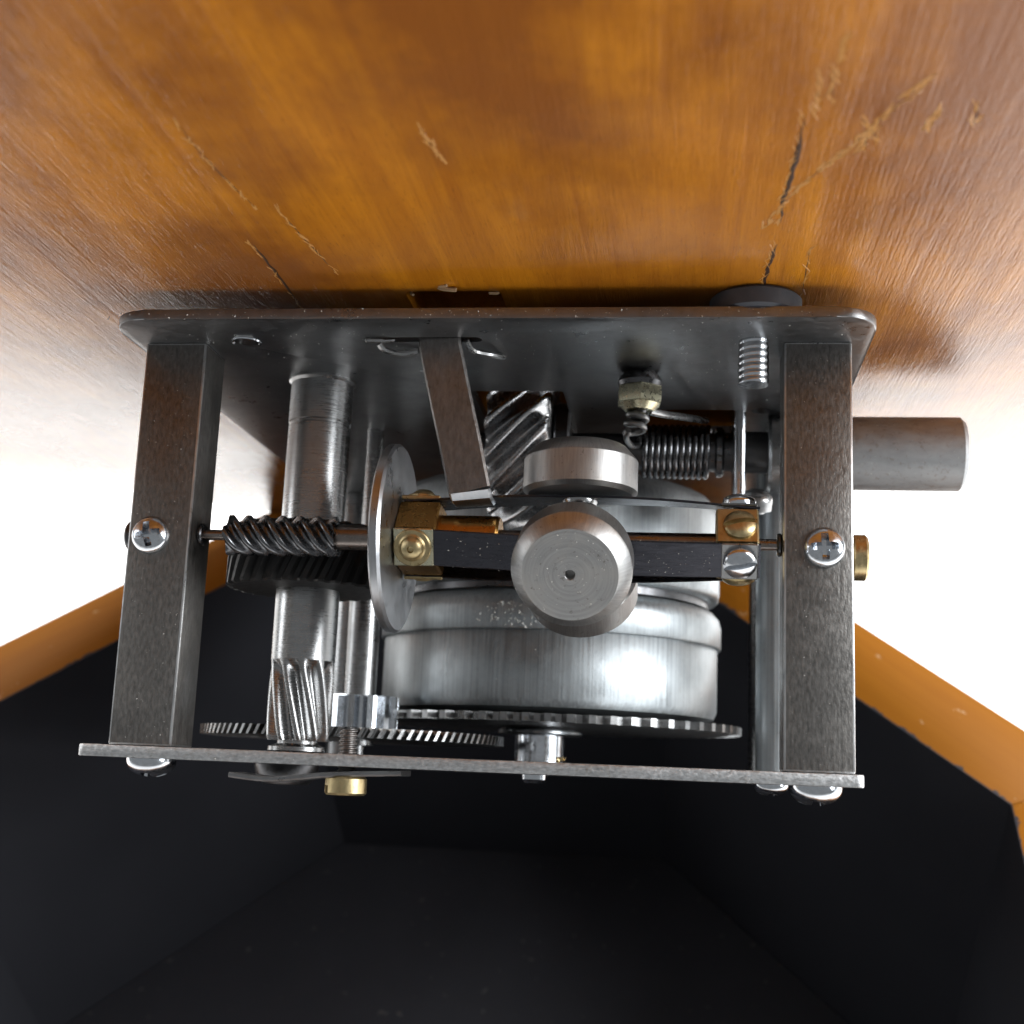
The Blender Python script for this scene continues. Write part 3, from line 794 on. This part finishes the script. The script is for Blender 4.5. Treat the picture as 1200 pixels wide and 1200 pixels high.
for i in range(3):
    th = TH0 + i * 2 * PI / 3
    d = gdir(th); t = gtan(th)
    c = Vector((0, GY, GZ))
    def bow(x):
        u = (x - WX) / 24.0
        return AP + 0.3 + 1.15 * max(0.0, 1 - u * u)
    ph = i * 2 * PI / 3
    def strip(bm):
        L = []
        for k in range(33):
            x = -11.6 + 51.4 * k / 32
            a = th_at(x) + ph; dd = gdir(a); tt = gtan(a)
            p = c + Vector((x, 0, 0)) + dd * bow(x)
            L.append([p + tt * 2.65 + dd * .1, p + tt * 2.5 + dd * .18, p - tt * 2.5 + dd * .18, p - tt * 2.65 + dd * .1, p - tt * 2.65 - dd * .1, p - tt * 2.5 - dd * .18, p + tt * 2.5 - dd * .18, p + tt * 2.65 - dd * .1])
        b_loft(bm, L)
    part('spring_strip', mesh_of(strip, 'spring_strip', 15), M_BLUED, gov)
    dl, dr = gdir(th_at(-9.1) + ph), gdir(th_at(37) + ph)
    ql, qr = axis_rot(dl), axis_rot(dr)
    def clamp(x0, x1, a, h):
        def f(bm):
            dd, tt = gdir(a), gtan(a)
            M = Matrix(((1, 0, 0, (x0 + x1) / 2), (0, tt.y, dd.y, GY + dd.y * (AP + .5)), (0, tt.z, dd.z, GZ + dd.z * (AP + .5)), (0, 0, 0, 1)))
            b_box(bm, -(x1 - x0) / 2, (x1 - x0) / 2, -2.75, 2.75, 0, h, 0.15, 1, M)
        return f
    part('clamp_plate', mesh_of(clamp(-12.0, -6.2, th_at(-9.1) + ph, 0.6), 'clamp_plate'), M_NUT if i == 0 else M_BRASS, gov)
    part('clamp_plate', mesh_of(clamp(34.4, 39.5, th_at(37) + ph, 0.4), 'clamp_plate'), M_GEAR, gov)
    q = axis_rot(d)
    # weight: turned cylinder with a broad chamfer and a centre hole
    wprof = [(0, 6.8), (7.6, 6.8), (8.35, 7.4), (8.35, 11.9), (8.2, 12.2), (6.7, 13.95), (6.55, 14.05), (0.75, 14.05), (0.65, 13.9), (0.65, 12.5), (0, 12.5)]
    part('weight', mesh_of(lambda bm: b_lathe(bm, [(r, h - 6.8) for r, h in wprof], seg=96), 'weight', 25), M_WEIGHT, gov, c + Vector((WX, 0, 0)) + d * 6.75, q)
    part('rivet', mesh_of(lambda bm: b_lathe(bm, [(0, -1.2), (1.6, -1.2), (2.4, -0.7), (2.6, -0.2), (2.6, 0.0), (0, 0.0)], seg=40), 'rivet'), M_STEEL, gov, c + Vector((WX, 0, 0)) + d * (bow(WX) - 0.18), q)
    part('screw', S_PAN, M_BRASS, gov, c + Vector((-9.2, 0, 0)) + dl * (AP + 1.2), ql)
    part('screw', S_FACE, M_ZINC, gov, c + Vector((37.0, 0, 0)) + dr * (AP + 0.9), qr @ Matrix.Rotation(SLOT_A, 3, 'Z').to_quaternion())
    th2 = th_at(37) + ph + PI / 3
    part('set_screw', S_FACE, M_BRASS, gov, c + Vector((37.0, 0, 0)) + gdir(th2) * (AP - 0.4), axis_rot(gdir(th2)) @ Matrix.Rotation(SLOT_A, 3, 'Z').to_quaternion())

# ---- leaf spring and brass screw under the bottom plate
lf = part('leaf_spring', mesh_of(lambda bm: b_strip(bm, smooth_path([(-34.0, 3, -3.5), (-29, 3, -3.9), (-24, 3, -3.5), (-20, 3, -3.0), (-14, 3, -2.6), (-9.2, 3, -2.35)], 6), (0, 1, 0), 7.0, 0.75), 'leaf_spring'), M_PLATE)
S_CHEESE = slotted(2.95, 2.5, 0.3, 0.9, 1.3, True)
part('brass_screw', S_CHEESE, M_BRASS, lf, (-17.6, 2.2, -3.2), axis_rot((0, 0, -1)) @ Matrix.Rotation(0.9, 3, 'Z').to_quaternion())
part('screw_shank', mesh_of(lambda bm: b_thread(bm, 1.35, 0.25, 0.6, -2.6, 3.6, 1, 28, 8, Matrix.Translation((-18.2, 4.4, 0))), 'screw_shank', 60), M_LEVER, lf)

# ---- metal dust, grit and swarf clinging to the oily parts
def speck(bm, p, r, rnd):
    a = [Vector((rnd.uniform(-1, 1), rnd.uniform(-1, 1), rnd.uniform(-1, 1))).normalized() * r * rnd.uniform(0.5, 1.2) for _ in range(5)]
    vs = [bm.verts.new(Vector(p) + v) for v in a]
    try:
        for f in ((0, 1, 2), (0, 1, 3), (1, 2, 3), (0, 2, 4), (1, 2, 4), (0, 1, 4)): bm.faces.new([vs[k] for k in f])
    except ValueError: pass
bm = bmesh.new(); rnd = random.Random(3)
d0, t0, c0 = gdir(TH0), gtan(TH0), Vector((0, GY, GZ))
for _ in range(70):      # weight face
    a, r = rnd.uniform(0, 2 * PI), 6.4 * math.sqrt(rnd.random())
    speck(bm, c0 + Vector((WX, 0, 0)) + d0 * 14.05 + Vector((1, 0, 0)) * r * math.cos(a) + t0 * r * math.sin(a), rnd.choice((.06, .08, .1, .16)), rnd)
for _ in range(110):     # front spring strip
    x = rnd.choice((rnd.uniform(22, 34), rnd.uniform(22, 34), rnd.uniform(-5, 5)))
    speck(bm, c0 + Vector((x, 0, 0)) + d0 * (AP + 0.55 + 1.1 * max(0, 1 - ((x - WX) / 24) ** 2)) + t0 * rnd.uniform(-2.5, 2.5), rnd.choice((.06, .08, .1, .15)), rnd)
for _ in range(150):     # barrel lid
    a = math.radians(rnd.gauss(-95, 9)); 
    speck(bm, (DX + 33.55 * math.cos(a), DY + 33.55 * math.sin(a), rnd.uniform(23.5, 27.8)), rnd.choice((.08, .1, .14, .2, .3, .42)), rnd)
for _ in range(170):
    speck(bm, (rnd.uniform(-54, 54), -10.65, H + rnd.uniform(0, 1.4)), rnd.choice((.06, .08, .12, .2)), rnd)
for _ in range(420):
    speck(bm, (rnd.uniform(-50, 52), rnd.uniform(-10, 34), H - 0.02), rnd.choice((.06, .08, .1, .15)), rnd)
for x0 in (-52.5, 43.0):
    for _ in range(170): speck(bm, (x0 + rnd.uniform(.3, 9.2), -0.02, rnd.uniform(1, 59)), rnd.choice((.05, .06, .07, .09, .13)), rnd)
for _ in range(60): speck(bm, (rnd.uniform(-56, 53), -1.5, rnd.uniform(-1.7, 0)), rnd.choice((.06, .1, .14)), rnd)
for _ in range(200):
    a = rnd.uniform(-PI, 0); speck(bm, (DX + 33.0 * math.cos(a), DY + 33.0 * math.sin(a), rnd.uniform(11, 46)), rnd.choice((.06, .08, .12)), rnd)
for _ in range(90): speck(bm, (rnd.uniform(58, 75), WY - 6.37 * math.cos(rnd.uniform(-.9, .9)), WZ + rnd.uniform(-5, 5)), rnd.choice((.05, .08, .12)), rnd)
for _ in range(40):
    k = rnd.random(); speck(bm, Vector((-6.2, 0.7, 57)).lerp(Vector((-1.6, -1.3, 39)), k) + Vector((rnd.uniform(-3, 3), -0.2, 0)), rnd.choice((.05, .08, .12)), rnd)
part('dust', finish(bm, 'dust', smooth=False), M_DUST, kind='stuff')

crumb = mesh_of(lambda bm: [speck(bm, (rnd.uniform(-.5, .5), rnd.uniform(-.4, .4), rnd.uniform(0.1, .6)), .5, rnd) for _ in range(9)], 'brass_crumb')
cr = new_obj('brass_crumb', crumb, None, [M_BRASS])
cr.matrix_world = TILT.to_4x4()
cr.location = (TILT @ (Vector((13.2, -0.2, 0.1)) - OFF)) * MM
cr['label'] = 'tiny golden crumb lying on the front edge of the bottom plate'; cr['category'] = 'crumb'

scene.cycles.max_bounces = 10
